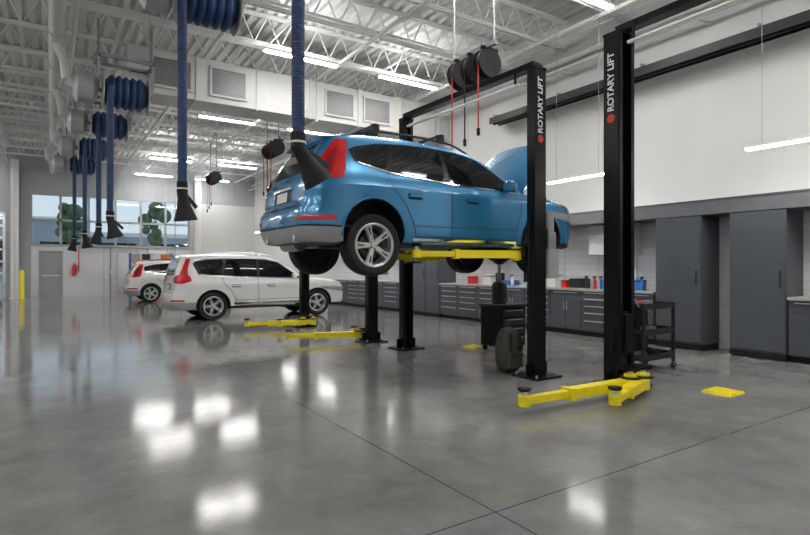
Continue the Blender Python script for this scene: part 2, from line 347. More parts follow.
def lift(X,y0,y1,H,wx,wy,cz,arms0,arms1,padz,brand,yaw=0):
    p=Vector((X,y0,0)); q=Matrix.Rotation(yaw,3,'Z')@p
    e=empty('two_post_lift',p-q,(0,0,yaw))
    for y,sg,arms in((y0,1,arms0),(y1,-1,arms1)):
        b=MB(); yo=y-sg*wy/2; yi=y+sg*wy/2
        b.bb(X-wx/2,X+wx/2,min(yo,yo+sg*.02),max(yo,yo+sg*.02),.02,H,BLACK)
        for sx in(-1,1):
            b.bb(X+sx*wx/2-.008,X+sx*wx/2+.008,min(yo,yi),max(yo,yi),.02,H,BLACK)
            xa=X+sx*wx/2; xb=X+sx*(wx/2-.06); b.bb(min(xa,xb),max(xa,xb),yi-.01,yi+.01,.02,H,BLACK)
        b.box((X,y,.0125),(wx+.28,wy+.3,.025),BLACK); 
        for sx in(-1,1):
            for sy in(-1,1): b.cyl((X+sx*(wx/2+.09),y+sy*(wy/2+.1),.02),(X+sx*(wx/2+.09),y+sy*(wy/2+.1),.06),.014,ALU,8)
            b.box((X+sx*(wx/2+.05),y,.1),(.1,.012,.16),BLACK)
        b.bb(X-wx/2-.01,X+wx/2+.01,y-wy/2-.01,y+wy/2+.01,H,H+.03,BLACK)
        b.bb(X-wx/2+.03,X+wx/2-.03,y-wy*.3,y+wy*.3,cz-.1,cz+.75,DARK)
        yc=y+sg*(wy/2+.1); b.bb(X-wx/2+.055,X+wx/2-.055,min(y,yc),max(y,yc),cz-.1,cz+.12,BLACK)
        b.box((X,yc,cz-.085),(wx+.12,.2,.03),BLACK); b.box((X,yc,cz+.115),(wx+.12,.2,.03),BLACK)
        b.box((X,y+sg*(wy/2+.03),cz+.5),(wx*.5,.03,.45),BLACK)
        b.cyl((X+wx/2+.02,y,.3),(X+wx/2+.02,y,H-.1),.012,RUBBER,8)
        b.tube([(X-wx/2-.01,y+sg*.02,cz+.6),(X-wx/2-.03,y+sg*.02,cz+.3),(X-wx/2-.01,y+sg*.02,.4)],.006,RUBBER,6)
        for px,py,tx,ty in arms: arm(b,(px,py),(tx,ty),cz,padz)
        b.obj('post_and_arms',e,bevel=0)
    b=MB(); b.bb(X-.07,X+.07,y0,y1,H+.03,H+.11,BLACK); b.cyl((X+.1,y0,H+.08),(X+.1,y1,H+.08),.018,RUBBER,8)
    b.cyl((X-.11,y0+.2,H-.15),(X-.11,y1-.2,H-.15),.022,STEEL_W,10); b.bb(X-.12,X-.1,y0+.25,y0+.28,H-.15,H+.08,BLACK); b.bb(X-.12,X-.1,y1-.28,y1-.25,H-.15,H+.08,BLACK)
    b.obj('crossbeam',e)
    b=MB(); y=y0; xx=X+wx/2+.12
    b.box((xx,y,1.75),(.14,.16,.22),STEEL); b.cyl((xx,y,1.86),(xx,y,2.12),.08,STEEL,18); b.box((xx,y,1.45),(.2,.2,.38),DRUM); b.bb(X+wx/2,xx,y-.05,y+.05,1.6,1.9,BLACK)
    b.cyl((xx+.05,y-.12,1.7),(xx+.05,y-.12,1.82),.012,RUBBER,8); b.obj('power_unit',e,bevel=.01)
    if brand: 
        face,py=brand
        if face=='x':
            xx=X-wx/2-.0095; text_obj('ROTARY LIFT',(xx,py,H-.90),(R90,-R90,-R90),.115,e,WHITEPL)
            b=MB(); b.lathe([(.05,0),(.05,.004)],REDP,(xx,py,H-.98),(-1,0,0),20); b.obj('badge',e)
        else:
            yy=py-wy/2-.0015; text_obj('ROTARY LIFT',(X,yy,H-.82),(R90,-R90,0),.12,e,WHITEPL)
            b=MB(); b.lathe([(.05,0),(.05,.004)],REDP,(X,yy,H-.89),(0,-1,0),20); b.obj('badge',e)
    return e
lift(5.62,.75,3.95,4.12,.28,.2,.13,[(5.5,1.05,4.2,1.02),(5.7,1.05,6.8,.98)],[(5.33,3.60,3.78,3.68),(5.50,3.56,4.55,3.24)],.25,('x',3.95))
lift(5.22,4.87,7.78,3.93,.19,.13,1.57,[(5.08,5.09,3.8,5.54),(5.34,5.09,6.2,5.6)],[(5.08,7.5,3.8,7.1),(5.34,7.5,6.2,7.1)],1.69,('y',4.87),.03)
lift(5.07,8.87,12.1,3.93,.19,.13,.13,[(4.94,9.1,3.68,9.5),(5.18,9.1,5.0,9.45)],[(4.94,11.85,3.7,12.1),(5.18,11.85,4.3,11.65)],.25,None)
def fluid_reels(x,y,z,top=None):
    b=MB()
    for k in range(3):
        yy=y+(k-1)*.3
        b.lathe([(.21,0),(.21,.012),(.08,.012),(.08,.03)],DARK,(x,yy-.08,z),(0,1,0),24); b.lathe([(.17,0),(.19,.03),(.17,.05),(.19,.08),(.17,.1)],RUBBER,(x,yy-.06,z),(0,1,0),24); b.lathe([(.21,0),(.21,.012)],DARK,(x,yy+.05,z),(0,1,0),24)
        b.box((x+.05,yy,z+.22),(.3,.05,.04),BLACK)
        m=(REDP,RUBBER,REDP)[k]; b.cyl((x-.16,yy,z),(x-.16,yy,z-.95-.1*k),.011,m,8); b.cyl((x-.16,yy,z-1.05-.1*k),(x-.16,yy,z-.95-.1*k),.025,BLACK,8)
    b.bb(x-.03,x+.03,y-.5,y+.5,z+.22,z+.28,STEEL)
    for yy in(y-.45,y+.45): b.cyl((x,yy,z+.25),(x,yy,6.3),.015,STEEL,8)
    b.obj('fluid_hose_reel_bank')
fluid_reels(5.25,6.15,4.33); fluid_reels(5.15,14.5,4.66); fluid_reels(5.15,21,4.75)
# ---------------------------------------------------------------- exhaust hose reels
def exhaust(x,y,z,hx,zb,tilt):
    e=empty('exhaust_hose_reel',(x,y,z))
    b=MB()
    def coil(n,r0,w):
        a0=-n*w/2; pr=[(.18,a0)]
        for k in range(n):
            for q in range(7): t=math.pi*q/6; pr.append((r0+.062*math.sin(t),a0+k*w+w*q/6))
        pr.append((.18,-a0)); b.lathe(pr,HOSE,(.05,0,0),(1,0,0),32)
    coil(6,.20,.125); coil(5,.27,.125)
    for s in(-1,1):
        b.lathe([(.35,0),(.36,.01),(.35,.02)],DRUM,(.05+s*.40-.01,0,0),(1,0,0),32)
        for yy in(-.25,.25): b.beam((.05+s*.48,yy,.62),(.05+s*.48,0,0),.05,.03,DRUM)
    b.cyl((-.44,0,0),(.54,0,0),.05,STEEL)
    b.lathe([(.1,-.86),(.2,-.84),(.29,-.78),(.29,-.52),(.2,-.46),(.08,-.44)],DRUM,(0,0,0),(1,0,0),28)
    b.bb(-.5,.6,-.3,-.25,.58,.64,STEEL); b.bb(-.5,.6,.25,.3,.58,.64,STEEL)
    for xx in(-.43,.53):
        b.bb(xx-.03,xx+.03,-.3,.3,.58,.63,STEEL)
        b.bb(xx-.02,xx+.02,-.02,.02,.62,6.3-z,STEEL)
    b.tube([(-.8,0,0),(-.95,0,.1),(-1.0,0,.5),(.1-x if x>.3 else -1,0,.75)],.09,DUCT,14)
    b.obj('reel_drum',e)
    b=MB(); pr=[];L=z-zb; q=0
    while q<L: pr+=[(.064,q),(.064,q+.012),(.055,q+.016),(.055,q+.026)]; q+=.03
    b.lathe(pr,HOSE,(hx,-.30,-L),(0,0,1),14)
    b.obj('hose',e)
    b=MB(); o=Vector((hx,-.30,-L)); d=Vector((math.sin(tilt),0,-math.cos(tilt)))
    b.lathe([(.072,-.14),(.072,.0)],RUBBER,o,(0,0,-1),20)
    b.lathe([(.07,-.02),(.07,.08),(.095,.2),(.15,.36),(.155,.38),(.14,.37),(.08,.2)],RUBBER,o+Vector((0,0,0)),d,24)
    b.beam(o+d*.1+Vector((.05,0,.05)),o+d*.3+Vector((.15,0,.1)),.03,.05,DARK)
    b.lathe([(.078,0),(.078,.02)],ALU,o+Vector((0,0,.04)),(0,0,1),20)
    b.obj('nozzle',e)
exhaust(2.11,5.20,5.15,-.12,2.55,.6)
exhaust(1.86,8.1,5.22,-.36,2.42,.12)
exhaust(1.22,12.2,4.90,-.25,2.35,.25)
exhaust(1.2,15.6,5.0,-.2,2.35,-.2)
exhaust(1.05,18.8,4.97,-.2,2.35,.2)
exhaust(.9,22.2,5.0,-.2,2.35,-.2)
# ---------------------------------------------------------------- cars
def interp(T,x):
    if x<=T[0][0]: return T[0][1]
    if x>=T[-1][0]: return T[-1][1]
    def sl(i):
        if i==0 or i==len(T)-1: return 0 if len(T)<3 else ((T[1][1]-T[0][1])/(T[1][0]-T[0][0]) if i==0 else (T[-1][1]-T[-2][1])/(T[-1][0]-T[-2][0]))
        a=(T[i][1]-T[i-1][1])/(T[i][0]-T[i-1][0]); c=(T[i+1][1]-T[i][1])/(T[i+1][0]-T[i][0])
        if a*c<=0: return 0
        return 2*a*c/(a+c)
    for i in range(len(T)-1):
        if T[i][0]<=x<=T[i+1][0]:
            h=T[i+1][0]-T[i][0]; t=(x-T[i][0])/h
            return (2*t**3-3*t*t+1)*T[i][1]+(t**3-2*t*t+t)*h*sl(i)+(-2*t**3+3*t*t)*T[i+1][1]+(t**3-t*t)*h*sl(i+1)
def wheel(parent,loc,out,Rw=.355,ph=0):
    b=MB(); w=.118; ax=(0,out,0); r=.252
    b.lathe([(r-.01,-w+.02),(r+.03,-w),(Rw-.03,-w),(Rw-.006,-w+.02),(Rw,-w+.05),(Rw,w-.05),(Rw-.006,w-.02),(Rw-.03,w),(r+.03,w),(r-.005,w-.015),(r-.01,-w+.02)],TIRE,(0,0,0),ax,40,cap=False)
    for g in(-.05,0,.05): b.lathe([(Rw+.001,g-.006),(Rw+.001,g+.006)],KICK,(0,0,0),ax,40,cap=False)
    b.lathe([(r+.008,w-.008),(r-.005,w-.0),(r-.022,w-.01),(r-.028,w-.05),(r-.03,-.09)],RIM,(0,0,0),ax,40,cap=False)
    b.lathe([(.03,.0),(.155,.0),(.155,.02),(.03,.02)],DISC,(0,0,0),ax,32)
    b.lathe([(r-.025,-.1),(.05,-.1)],KICK,(0,0,0),ax,32,cap=False)
    b.lathe([(.0001,w-.022),(.03,w-.022),(.035,w-.03),(.06,w-.035),(.062,.02)],RIM,(0,0,0),ax,24,cap=False)
    for k in range(5):
        t=2*math.pi*k/5+R90+ph; c,s_=math.cos(t),math.sin(t)
        rad=[(.04,.036,w-.035),(.12,.034,w-.028),(.19,.042,w-.02),(r-.01,.062,w-.012)]
        vs=[]
        for rr,hw,yy in rad:
            for q,dy in((-1,-.035),(-.75,0),(.75,0),(1,-.035)):
                vs.append((c*rr-s_*hw*q,out*(yy+dy),s_*rr+c*hw*q))
        fs=[]
        for i in range(3):
            for q in range(3): a=i*4+q; fs.append((a,a+4,a+5,a+1))
            fs.append((i*4,i*4+3,i*4+7,i*4+4))
        b.add(vs,fs,RIM)
        p0=Vector((c*.13,out*(w-.026),s_*.13)); p1=Vector((c*(r-.04),out*(w-.014),s_*(r-.04))); b.cyl(p0,p1,.007,DARK,6,.011)
        tl=t+math.pi/5; b.cyl((math.cos(tl)*.045,out*(w-.026),math.sin(tl)*.045),(math.cos(tl)*.045,out*(w-.018),math.sin(tl)*.045),.007,DARK,8)
    b.box((0.17*1,out*.0,.05),(.07,.09,.12),DARK)
    return b.obj('wheel',parent,loc)
def car(name,loc,kind,paint,droop=0,hood=False,rails=True):
    big=kind=='large'
    L=4.63; sx,sy,sz=(1.07,1.05,1.04) if big else (1,1,.97 if hood else 1)
    e=empty(name,loc)
    RR,rc,FR,fc=(.42,.2,.75,.26) if big else (.56,.33,.8,.3)
    HW=[(.2,.86),(.3,.90),(.4,.925),(.55,.928),(.75,.932),(.9,.938),(.955,.94),(.99,.918),(1.035,.872),(1.1,.848),(1.3,.785),(1.45,.725),(1.55,.68),(1.64,.62),(1.72,.55)]
    if big: HW=[(.2,.86),(.3,.90),(.4,.925),(.55,.928),(.75,.932),(.9,.935),(.955,.93),(.99,.91),(1.035,.882),(1.1,.868),(1.3,.825),(1.45,.785),(1.55,.75),(1.64,.69),(1.72,.60)]
    if big: XR=[(.2,.12),(.32,.04),(.5,0),(.65,.01),(.72,.06),(1.0,.09),(1.2,.12),(1.4,.18),(1.6,.26),(1.7,.32)]
    else: XR=[(.2,.28),(.32,.17),(.5,.11),(.66,.12),(.74,.17),(1.0,.20),(1.2,.28),(1.4,.40),(1.6,.54),(1.7,.62)]
    XFp=[(.2,L-.16),(.32,L-.08),(.5,L-.04),(.7,L-.05),(.8,L-.07),(1.0,L-.08)]
    ZT=[(0,1.56),(.3,1.59),(.55,1.635),(1.0,1.68),(1.6,1.70),(2.2,1.68),(2.6,1.605),(3.0,1.385),(3.4,1.13),(3.5,1.085),(3.7,1.06),(4.1,1.01),(4.35,.96),(4.48,.88),(4.56,.80),(4.63,.74)]
    if big: ZT=[(0,1.65),(.3,1.675),(.55,1.69),(1.0,1.705),(1.6,1.715),(2.2,1.70),(2.55,1.63),(2.95,1.40),(3.35,1.15),(3.45,1.11),(3.7,1.09),(4.1,1.05),(4.38,1.0),(4.5,.92),(4.57,.82),(4.63,.74)]
    ZB=.28
    def Wd(d):
        if d<RR: return 1-rc+rc*math.sqrt(max(0,1-(1-d/RR)**2))
        if L-d<FR: return 1-fc+fc*math.sqrt(max(0,1-(1-(L-d)/FR)**2))
        return 1
    def X(d,z):
        a=interp(XR,z); c=interp(XFp,z); return a+d/L*(c-a)
    def S(v): return Vector((v[0]*sx,v[1]*sy,v[2]*sz))
    def per(p,z,end='r'):
        Rr,c=(RR,rc) if end=='r' else (FR,fc)
        if p<0: d=0; y=(1-c)*(1+p)
        elif p<=1: th=p*R90; d=Rr*(1-math.cos(th)); y=1-c+c*math.sin(th)
        else: d=Rr+p-1; y=1
        if end=='f': d=L-d
        return Vector((X(d,z),-y*interp(HW,z),z))
    def side(x,z):
        a=interp(XR,z); c=interp(XFp,z); d=(x-a)/(c-a)*L; return Vector((x,-Wd(min(max(d,0),L))*interp(HW,z),z))
    def onsurf(fn,u,v,off):
        P=fn(u,v); du=fn(u+.01,v)-fn(u-.01,v); dv=fn(u,v+.01)-fn(u,v-.01); n=du.cross(dv)
        if n.length<1e-9: n=Vector((0,-1,0))
        n.normalize()
        c=P-Vector((L/2,0,.9)); c.z*=.3
        if n.dot(c)<0: n=-n
        return P+n*off
    ds=[RR*(1-math.cos(R90*i/8)) for i in range(9)]
    n=int((L-RR-FR)/.07); ds+=[RR+(L-RR-FR)*i/n for i in range(1,n)]
    ds+=[L-FR*(1-math.cos(R90*i/10)) for i in range(10,-1,-1)]
    NS,NT=22,9; rings=[]
    for d in ds:
        lo,hi=.4,1.75
        for _ in range(40):
            m=(lo+hi)/2
            if interp(ZT,X(d,m))>m: lo=m
            else: hi=m
        zt=lo; e_=.055 if zt<1.1 else .07
        ze=zt-e_; w=Wd(d); ring=[]
        ring.append((X(d,ZB),0,ZB)); ring.append((X(d,ZB),w*interp(HW,ZB)*.9,ZB))
        for j in range(NS+1):
            z=ZB+.015+(ze-ZB-.015)*j/NS; ring.append((X(d,z),w*interp(HW,z),z))
        we=w*interp(HW,ze)
        for j in range(1,NT+1):
            a=math.cos(R90*j/NT); z=ze+e_*(1-a**2.5)**.6; ring.append((X(d,z),we*a,z))
        rings.append(ring)
    n=len(rings[0]); vs=[]; 
    idx={}
    for i,r in enumerate(rings):
        for j,p in enumerate(r):
            vs.append(S((p[0],-p[1],p[2]))); idx[(i,j,0)]=len(vs)-1
            if j in(0,n-1): idx[(i,j,1)]=len(vs)-1
            else: vs.append(S(p)); idx[(i,j,1)]=len(vs)-1
    fs=[];mk=[]
    def addf(f,m):
        g=[]
        for q in f:
            if q not in g: g.append(q)
        if len(g)>2: fs.append(g); mk.append(m)
    for i in range(len(rings)-1):
        for j in range(n-1):
            c=[rings[i][j],rings[i+1][j],rings[i+1][j+1],rings[i][j+1]]
            cx=sum(p[0] for p in c)/4; cz=sum(p[2] for p in c)/4
            m=paint
            if j==0: m=DARK
            elif cz<.36 : m=DARK if (big or cx<.9 or cx>3.8) else paint
            if cx<.62 and cz<.45 and j>0: m=SILVER
            if j>NS+2 and 2.64<cx<3.36: m=GLASS
            if hood and j>NS+2 and 3.5<cx<4.45: m=KICK
            for s in(0,1):
                f=[idx[(i,j,s)],idx[(i+1,j,s)],idx[(i+1,j+1,s)],idx[(i,j+1,s)]]
                addf(f if s==0 else f[::-1],m)
    for i,flip in((0,False),(len(rings)-1,True)):
        for j in range(n-1):
            z=rings[i][j][2]; m=paint if z>.45 else SILVER
            f=[idx[(i,j,0)],idx[(i,j+1,0)],idx[(i,j+1,1)],idx[(i,j,1)]]
            addf(f[::-1] if flip else f,m)
    ms=[paint,DARK,SILVER,GLASS,KICK]
    me=bpy.data.meshes.new('body'); me.from_pydata(vs,[],fs)
    for m in ms: me.materials.append(m)
    for p,m in zip(me.polygons,mk): p.material_index=ms.index(m)
    import bmesh
    bm=bmesh.new(); bm.from_mesh(me); bmesh.ops.recalc_face_normals(bm,faces=bm.faces); bm.to_mesh(me); bm.free()
    ob=bpy.data.objects.new('body',me); bpy.context.collection.objects.link(ob)
    AX=(.95*sx,3.72*sx); AR=.405 if not big else .42; AZ=.355+.02
    Rw=.36 if not big else .38
    cb=MB()
    for ax in AX:
        for s in(-1,1): cb.cyl((ax,s*.62,AZ),(ax,s*1.2,AZ),AR,KICK,40)
    co=cb.obj('cut')
    md=ob.modifiers.new('b','BOOLEAN'); md.operation='DIFFERENCE'; md.object=co; md.solver='EXACT'
    bpy.context.view_layer.update()
    me2=bpy.data.meshes.new_from_object(ob.evaluated_get(bpy.context.evaluated_depsgraph_get()))
    ob.modifiers.clear(); ob.data=me2; bpy.data.objects.remove(co)
    if KICK.name not in [m.name for m in me2.materials if m]: me2.materials.append(KICK)
    ki=[m.name if m else '' for m in me2.materials].index(KICK.name)
    for p in me2.polygons:
        c=p.center
        for ax in AX:
            if math.hypot(c.x-ax,c.z-AZ)<AR+.002 and abs(c.y)>.6 and c.z>ZB*sz+.003: p.material_index=ki
        p.use_smooth=True
    me2.set_sharp_from_angle(angle=math.radians(38)); ob.parent=e
    D=MB()
    def patch(fn,pts,off,m,rings_=5,mirror=True,dens=4):
        P=[]
        for a,c in zip(pts,pts[1:]+pts[:1]):
            for k in range(dens): t=k/dens; P.append((a[0]*(1-t)+c[0]*t,a[1]*(1-t)+c[1]*t))
        cx=sum(p[0] for p in P)/len(P); cy=sum(p[1] for p in P)/len(P)
        for s in((1,-1) if mirror else (1,)):
            vs=[]
            def pt(u,v):
                q=onsurf(fn,u,v,off); return S((q.x,q.y*s,q.z))
            vs.append(pt(cx,cy))
            for r in range(1,rings_+1):
                t=r/rings_
                for p in P: vs.append(pt(cx+(p[0]-cx)*t,cy+(p[1]-cy)*t))
            m_=len(P); fs=[(0,1+k,1+(k+1)%m_) for k in range(m_)]
            for r in range(rings_-1):
                o=1+r*m_
                for k in range(m_): fs.append((o+k,o+m_+k,o+m_+(k+1)%m_,o+(k+1)%m_))
            D.add(vs,fs,m)
    def line(fn,pts,w,off,m,mirror=True):
        P=[]
        for a,c in zip(pts[:-1],pts[1:]):
            for k in range(8): t=k/8; P.append(Vector((a[0]*(1-t)+c[0]*t,a[1]*(1-t)+c[1]*t)))
        P.append(Vector(pts[-1]))
        for s in((1,-1) if mirror else (1,)):
            vs=[]
            for i,p in enumerate(P):
                d=(P[min(i+1,len(P)-1)]-P[max(i-1,0)]).normalized(); nn=Vector((-d.y,d.x))*w/2
                for q in(p+nn,p-nn):
                    g=onsurf(fn,q.x,q.y,off); vs.append(S((g.x,g.y*s,g.z)))
            D.add(vs,[(2*i,2*i+1,2*i+3,2*i+2) for i in range(len(P)-1)],m)
    if not big:
        patch(side,[(3.3,1.055),(2.98,1.28),(2.64,1.49),(2.3,1.555),(1.9,1.57),(1.5,1.56),(1.1,1.525),(.80,1.45),(.70,1.40),(.74,1.25),(1.2,1.155),(2.1,1.09)],.004,TRIMB,8)
        patch(side,[(3.17,1.08),(2.92,1.27),(2.62,1.47),(2.35,1.525),(2.1,1.535),(2.1,1.11)],.009,GLASS)
        patch(side,[(2.02,1.115),(2.02,1.54),(1.6,1.535),(1.34,1.52),(1.22,1.175)],.009,GLASS)
        patch(side,[(1.15,1.185),(1.27,1.51),(1.02,1.475),(.78,1.41),(.79,1.265)],.009,GLASS)
        line(side,[(3.32,1.05),(2.1,1.085),(1.2,1.15),(.78,1.24)],.014,.012,CHROME)
        line(side,[(3.2,.335),(1.48,.335)],.035,.008,CHROME)
    else:
        patch(side,[(3.25,1.055),(2.95,1.27),(2.62,1.5),(2.3,1.565),(1.9,1.58),(1.2,1.575),(.8,1.56),(.55,1.51),(.48,1.44),(.6,1.17),(1.2,1.12),(2.1,1.09)],.004,TRIMB,8)
        patch(side,[(3.14,1.085),(2.9,1.27),(2.6,1.475),(2.35,1.535),(2.12,1.55),(2.12,1.12)],.008,GLASS)
        patch(side,[(2.04,1.125),(2.04,1.555),(1.6,1.56),(1.3,1.555),(1.2,1.15)],.008,GLASS)
        patch(side,[(1.13,1.155),(1.2,1.55),(.85,1.54),(.58,1.46),(.66,1.2)],.008,GLASS)
        line(side,[(3.28,1.05),(2.1,1.085),(1.2,1.115),(.6,1.165)],.018,.01,CHROME)
        line(side,[(3.25,.42),(1.45,.42)],.05,.01,CHROME)
    line(side,[(3.28,1.04),(3.3,.8),(3.2,.5),(3.15,.37)],.010,.003,KICK)
    line(side,[(2.06,1.09),(2.08,.6),(2.06,.37)],.010,.003,KICK)
    line(side,[(1.17,1.15),(1.2,.95),(1.38,.75),(1.5,.5),(1.52,.37)],.010,.003,KICK)
    line(side,[(3.15,.37),(1.52,.37)],.009,.003,KICK)
    line(side,[(3.3,.52),(1.5,.5)],.010,.003,DARK)
    for hx in(2.3,1.4):
        patch(side,[(hx,.86),(hx+.02,.895),(hx+.2,.895),(hx+.22,.86)],.03,paint,2); patch(side,[(hx+.01,.835),(hx-.0,.905),(hx+.22,.905),(hx+.21,.835)],.002,DARK,2)
    for ax in AX:
        for s in(-1,1):
            pts=[]
            for k in range(25):
                t=-.25+ (math.pi+.5)*k/24; x=ax+math.cos(t)*(AR+.012); z=AZ+math.sin(t)*(AR+.012)
                if z<ZB*sz+.02: continue
                q=side(x/sx,min(z/sz,1.6)); pts.append(Vector((q.x*sx,q.y*sy*s,z)))
            D.tube(pts,.014,paint if not big else DARK,6)
    if not big:
        patch(per,[(-.05,1.07),(.12,1.01),(.45,.995),(.80,1.03),(.82,1.13),(.76,1.28),(.70,1.42),(.64,1.52),(.42,1.535),(.38,1.42),(.32,1.28),(.18,1.15)],.012,RED,6)
        patch(per,[(.28,1.05),(.62,1.08),(.60,1.25),(.56,1.42),(.5,1.42),(.45,1.22)],.02,REDD,4)
        patch(per,[(-.05,.53),(.0,.585),(.75,.585),(.8,.53)],.008,RED,3)
        line(per,[(-.95,.47),(-.3,.47),(.2,.47),(1.0,.46)],.02,.006,KICK); 
    else:
        patch(per,[(-.3,1.0),(.1,.95),(.6,.94),(.92,1.0),(.88,1.1),(.76,1.16),(.70,1.32),(.68,1.55),(.48,1.57),(.46,1.3),(.36,1.14),(-.3,1.08)],.012,RED,6)
        patch(per,[(-.05,.5),(.0,.54),(.75,.54),(.8,.5)],.008,RED,3)
    z0,z1=(1.1,1.49) if not big else (1.12,1.52)
    def rear(y,z): return Vector((interp(XR,z),y,z))
    wr=.46 if not big else .55
    patch(rear,[(-wr,z0+.02),(wr,z0+.02),(wr-.05,z1),(-wr+.05,z1)],.006,GLASS,5,mirror=False)
    patch(rear,[(-.28,.78),(.28,.78),(.28,.93),(-.28,.93)],.003,DARK,3,mirror=False)
    patch(rear,[(-.17,.79),(.17,.79),(.17,.91),(-.17,.91)],.012,WHITEPL,3,mirror=False)
    patch(rear,[(-.3,.935),(.3,.935),(.28,.965),(-.28,.965)],.015,CHROME,3,mirror=False)
    patch(rear,[(-.55,.70),(.55,.70),(.55,.715),(-.55,.715)],.004,KICK,2,mirror=False)
    line(per,[(-.2,1.0),(-.15,.85),(-.2,.70)],.01,.004,KICK)
    for s in(-1,1): q=S((.14,s*.46,.33)); D.cyl(q,(q.x+.2,q.y,q.z),.04,CHROME,16)
    vs=[]
    for k in range(9):
        y=-.56+1.12*k/8; xr=interp(XR,1.6); zt_=(1.665 if big else 1.635)-.09*(y/.62)**4*.6
        vs+=[S((xr-.1,y,zt_-.035)),S((xr+.25,y,zt_+.005)),S((xr+.05,y,zt_-.08))]
    fs=[]
    for k in range(8): o=3*k; fs+=[(o,o+3,o+4,o+1),(o,o+2,o+5,o+3)]
    D.add(vs,fs,paint)
    patch(lambda p,z:per(p,z,'f'),[(-.2,.68),(.3,.66),(.9,.74),(1.05,.82),(.7,.82),(.2,.78)],.01,LENS,5)
    def front(y,z): return Vector((interp(XFp,z),y,z))
    patch(front,[(-.4,.5),(.4,.5),(.45,.72),(-.45,.72)],.006,TRIMB,4,mirror=False); patch(front,[(-.5,.33),(.5,.33),(.5,.42),(-.5,.42)],.006,DARK,4,mirror=False)
    for k in range(6): patch(front,[(-.35+k*.13,.52),(-.33+k*.13,.52),(-.33+k*.13,.7),(-.35+k*.13,.7)],.012,CHROME,2,mirror=False)
    for s in(-1,1):
        q=S((3.02,-.98*s*-1,1.12))
        y=s*.99*sy
        b2=[(r*1,h) for r,h in((.0001,-.115),(.05,-.105),(.078,-.06),(.085,0),(.08,.06),(.05,.1),(.0001,.11))]
        o=len(D.v); D.lathe(b2,paint,(q.x,y,q.z),(0,1,0),16)
        for i in range(o,len(D.v)):
            v=D.v[i]; D.v[i]=(q.x+(v[0]-q.x)*.75,v[1],v[2])
        D.beam((q.x+.02,s*.84*sy,1.07*sz),(q.x,s*.93*sy,1.08*sz),.05,.04,DARK)
    if rails:
        for s in(-1,1):
            pts=[]
            for k in range(13):
                x=.95+1.65*k/12; zz=interp(ZT,x)-.01+.035*(1-(abs(k-6)/6)**6); pts.append(S((x,s*.57,zz)))
            D.tube(pts,.014,DARK if not big else ALU,8)
        if hood:
            for x in(1.15,2.15):
                D.beam(S((x,-.62,1.79)),S((x,.62,1.79)),.05,.02,DARK)
                for s in(-1,1): D.box(S((x,s*.57,1.745)),(.1,.05,.1),DARK)
    D.box(S((1.2,0,1.71)),(.12,.03,.05),paint,taper=.5)
    D.cyl((.40,.3,.27),(3.4*sx,.3,.27),.035,STEEL,10); D.cyl((.45,.1,.28),(.45,.6,.28),.09,STEEL,14)
    for ax in AX: D.cyl((ax,-.62,.33-droop*.5),(ax,.62,.33-droop*.5),.035,DARK,10); D.box((ax,0,.28),(.35,.5,.1),DARK)
    D.box((3.4*sx,0,.25),(.9,.9,.06),DARK)
    D.obj('trim_and_lights',e,angle=30)
    for ax in AX:
        for s in(-1,1): wheel(e,(ax,s*(.80 if not big else .84),Rw-droop),s,Rw,.35*ax)
    if hood:
        b=MB(); n1,n2=10,8; A=math.radians(58); vs=[];fs=[]
        for layer in(0,1):
            for i in range(n1+1):
                for j in range(n2+1):
                    u=i/n1; v=-1+2*j/n2
                    w=.76-.12*u**3; l=u*1.02-.10*u*(abs(v)**3); h=.06*(1-abs(v)**2.5)-.10*u**3 - layer*.03
                    x=3.5+l*math.cos(A)-h*math.sin(A); z=1.07+l*math.sin(A)+h*math.cos(A)
                    vs.append((x,v*w,z))
        q=(n1+1)*(n2+1)
        for i in range(n1):
            for j in range(n2):
                a=i*(n2+1)+j; fs.append((a,a+n2+1,a+n2+2,a+1)); fs.append((q+a,q+a+1,q+a+n2+2,q+a+n2+1))
        def edge(a,c): fs.append((a,c,c+q,a+q))
        for i in range(n1): edge(i*(n2+1),(i+1)*(n2+1)); edge(i*(n2+1)+n2,(i+1)*(n2+1)+n2)
        for j in range(n2): edge(j,j+1); edge(n1*(n2+1)+j,n1*(n2+1)+j+1)
        b.add(vs,fs,paint); b.cyl((4.2,-.6,.93),(3.9,-.62,1.57),.01,DARK,6); b.obj('hood_panel',e,angle=50)
    return e
car('blue_suv',(2.19,6.33,1.415),'mid',BLUEP,droop=.115,hood=True)
car('white_suv',(2.58,15.62,0),'large',WHITEP)
car('white_suv',(2.42,24.55,0),'mid',WHITEP)
# ---------------------------------------------------------------- floor items
b=MB(); cx,cy=6.87,4.42
for z in(.16,.5,.84):
    b.bb(cx-.36,cx+.36,cy-.22,cy+.22,z,z+.015,DARK)
    for y in(cy-.22,cy+.21): b.bb(cx-.36,cx+.36,y,y+.01,z,z+.08,DARK)
    for x in(cx-.36,cx+.35): b.bb(x,x+.01,cy-.22,cy+.22,z,z+.08,DARK)
for x in(cx-.345,cx+.345):
    for y in(cy-.205,cy+.205):
        b.bb(x-.018,x+.018,y-.018,y+.018,.1,.92,DARK); b.lathe([(.045,-.015),(.05,-.01),(.05,.01),(.045,.015)],RUBBER,(x,y,.05),(0,1,0),18); b.bb(x-.015,x+.015,y-.02,y+.02,.05,.11,ALU)
b.tube([(cx-.36,cy-.15,.88),(cx-.46,cy-.15,.98),(cx-.46,cy+.15,.98),(cx-.36,cy+.15,.88)],.012,ALU,8)
b.bb(cx-.34,cx+.34,cy+.19,cy+.2,.2,.84,DARK)
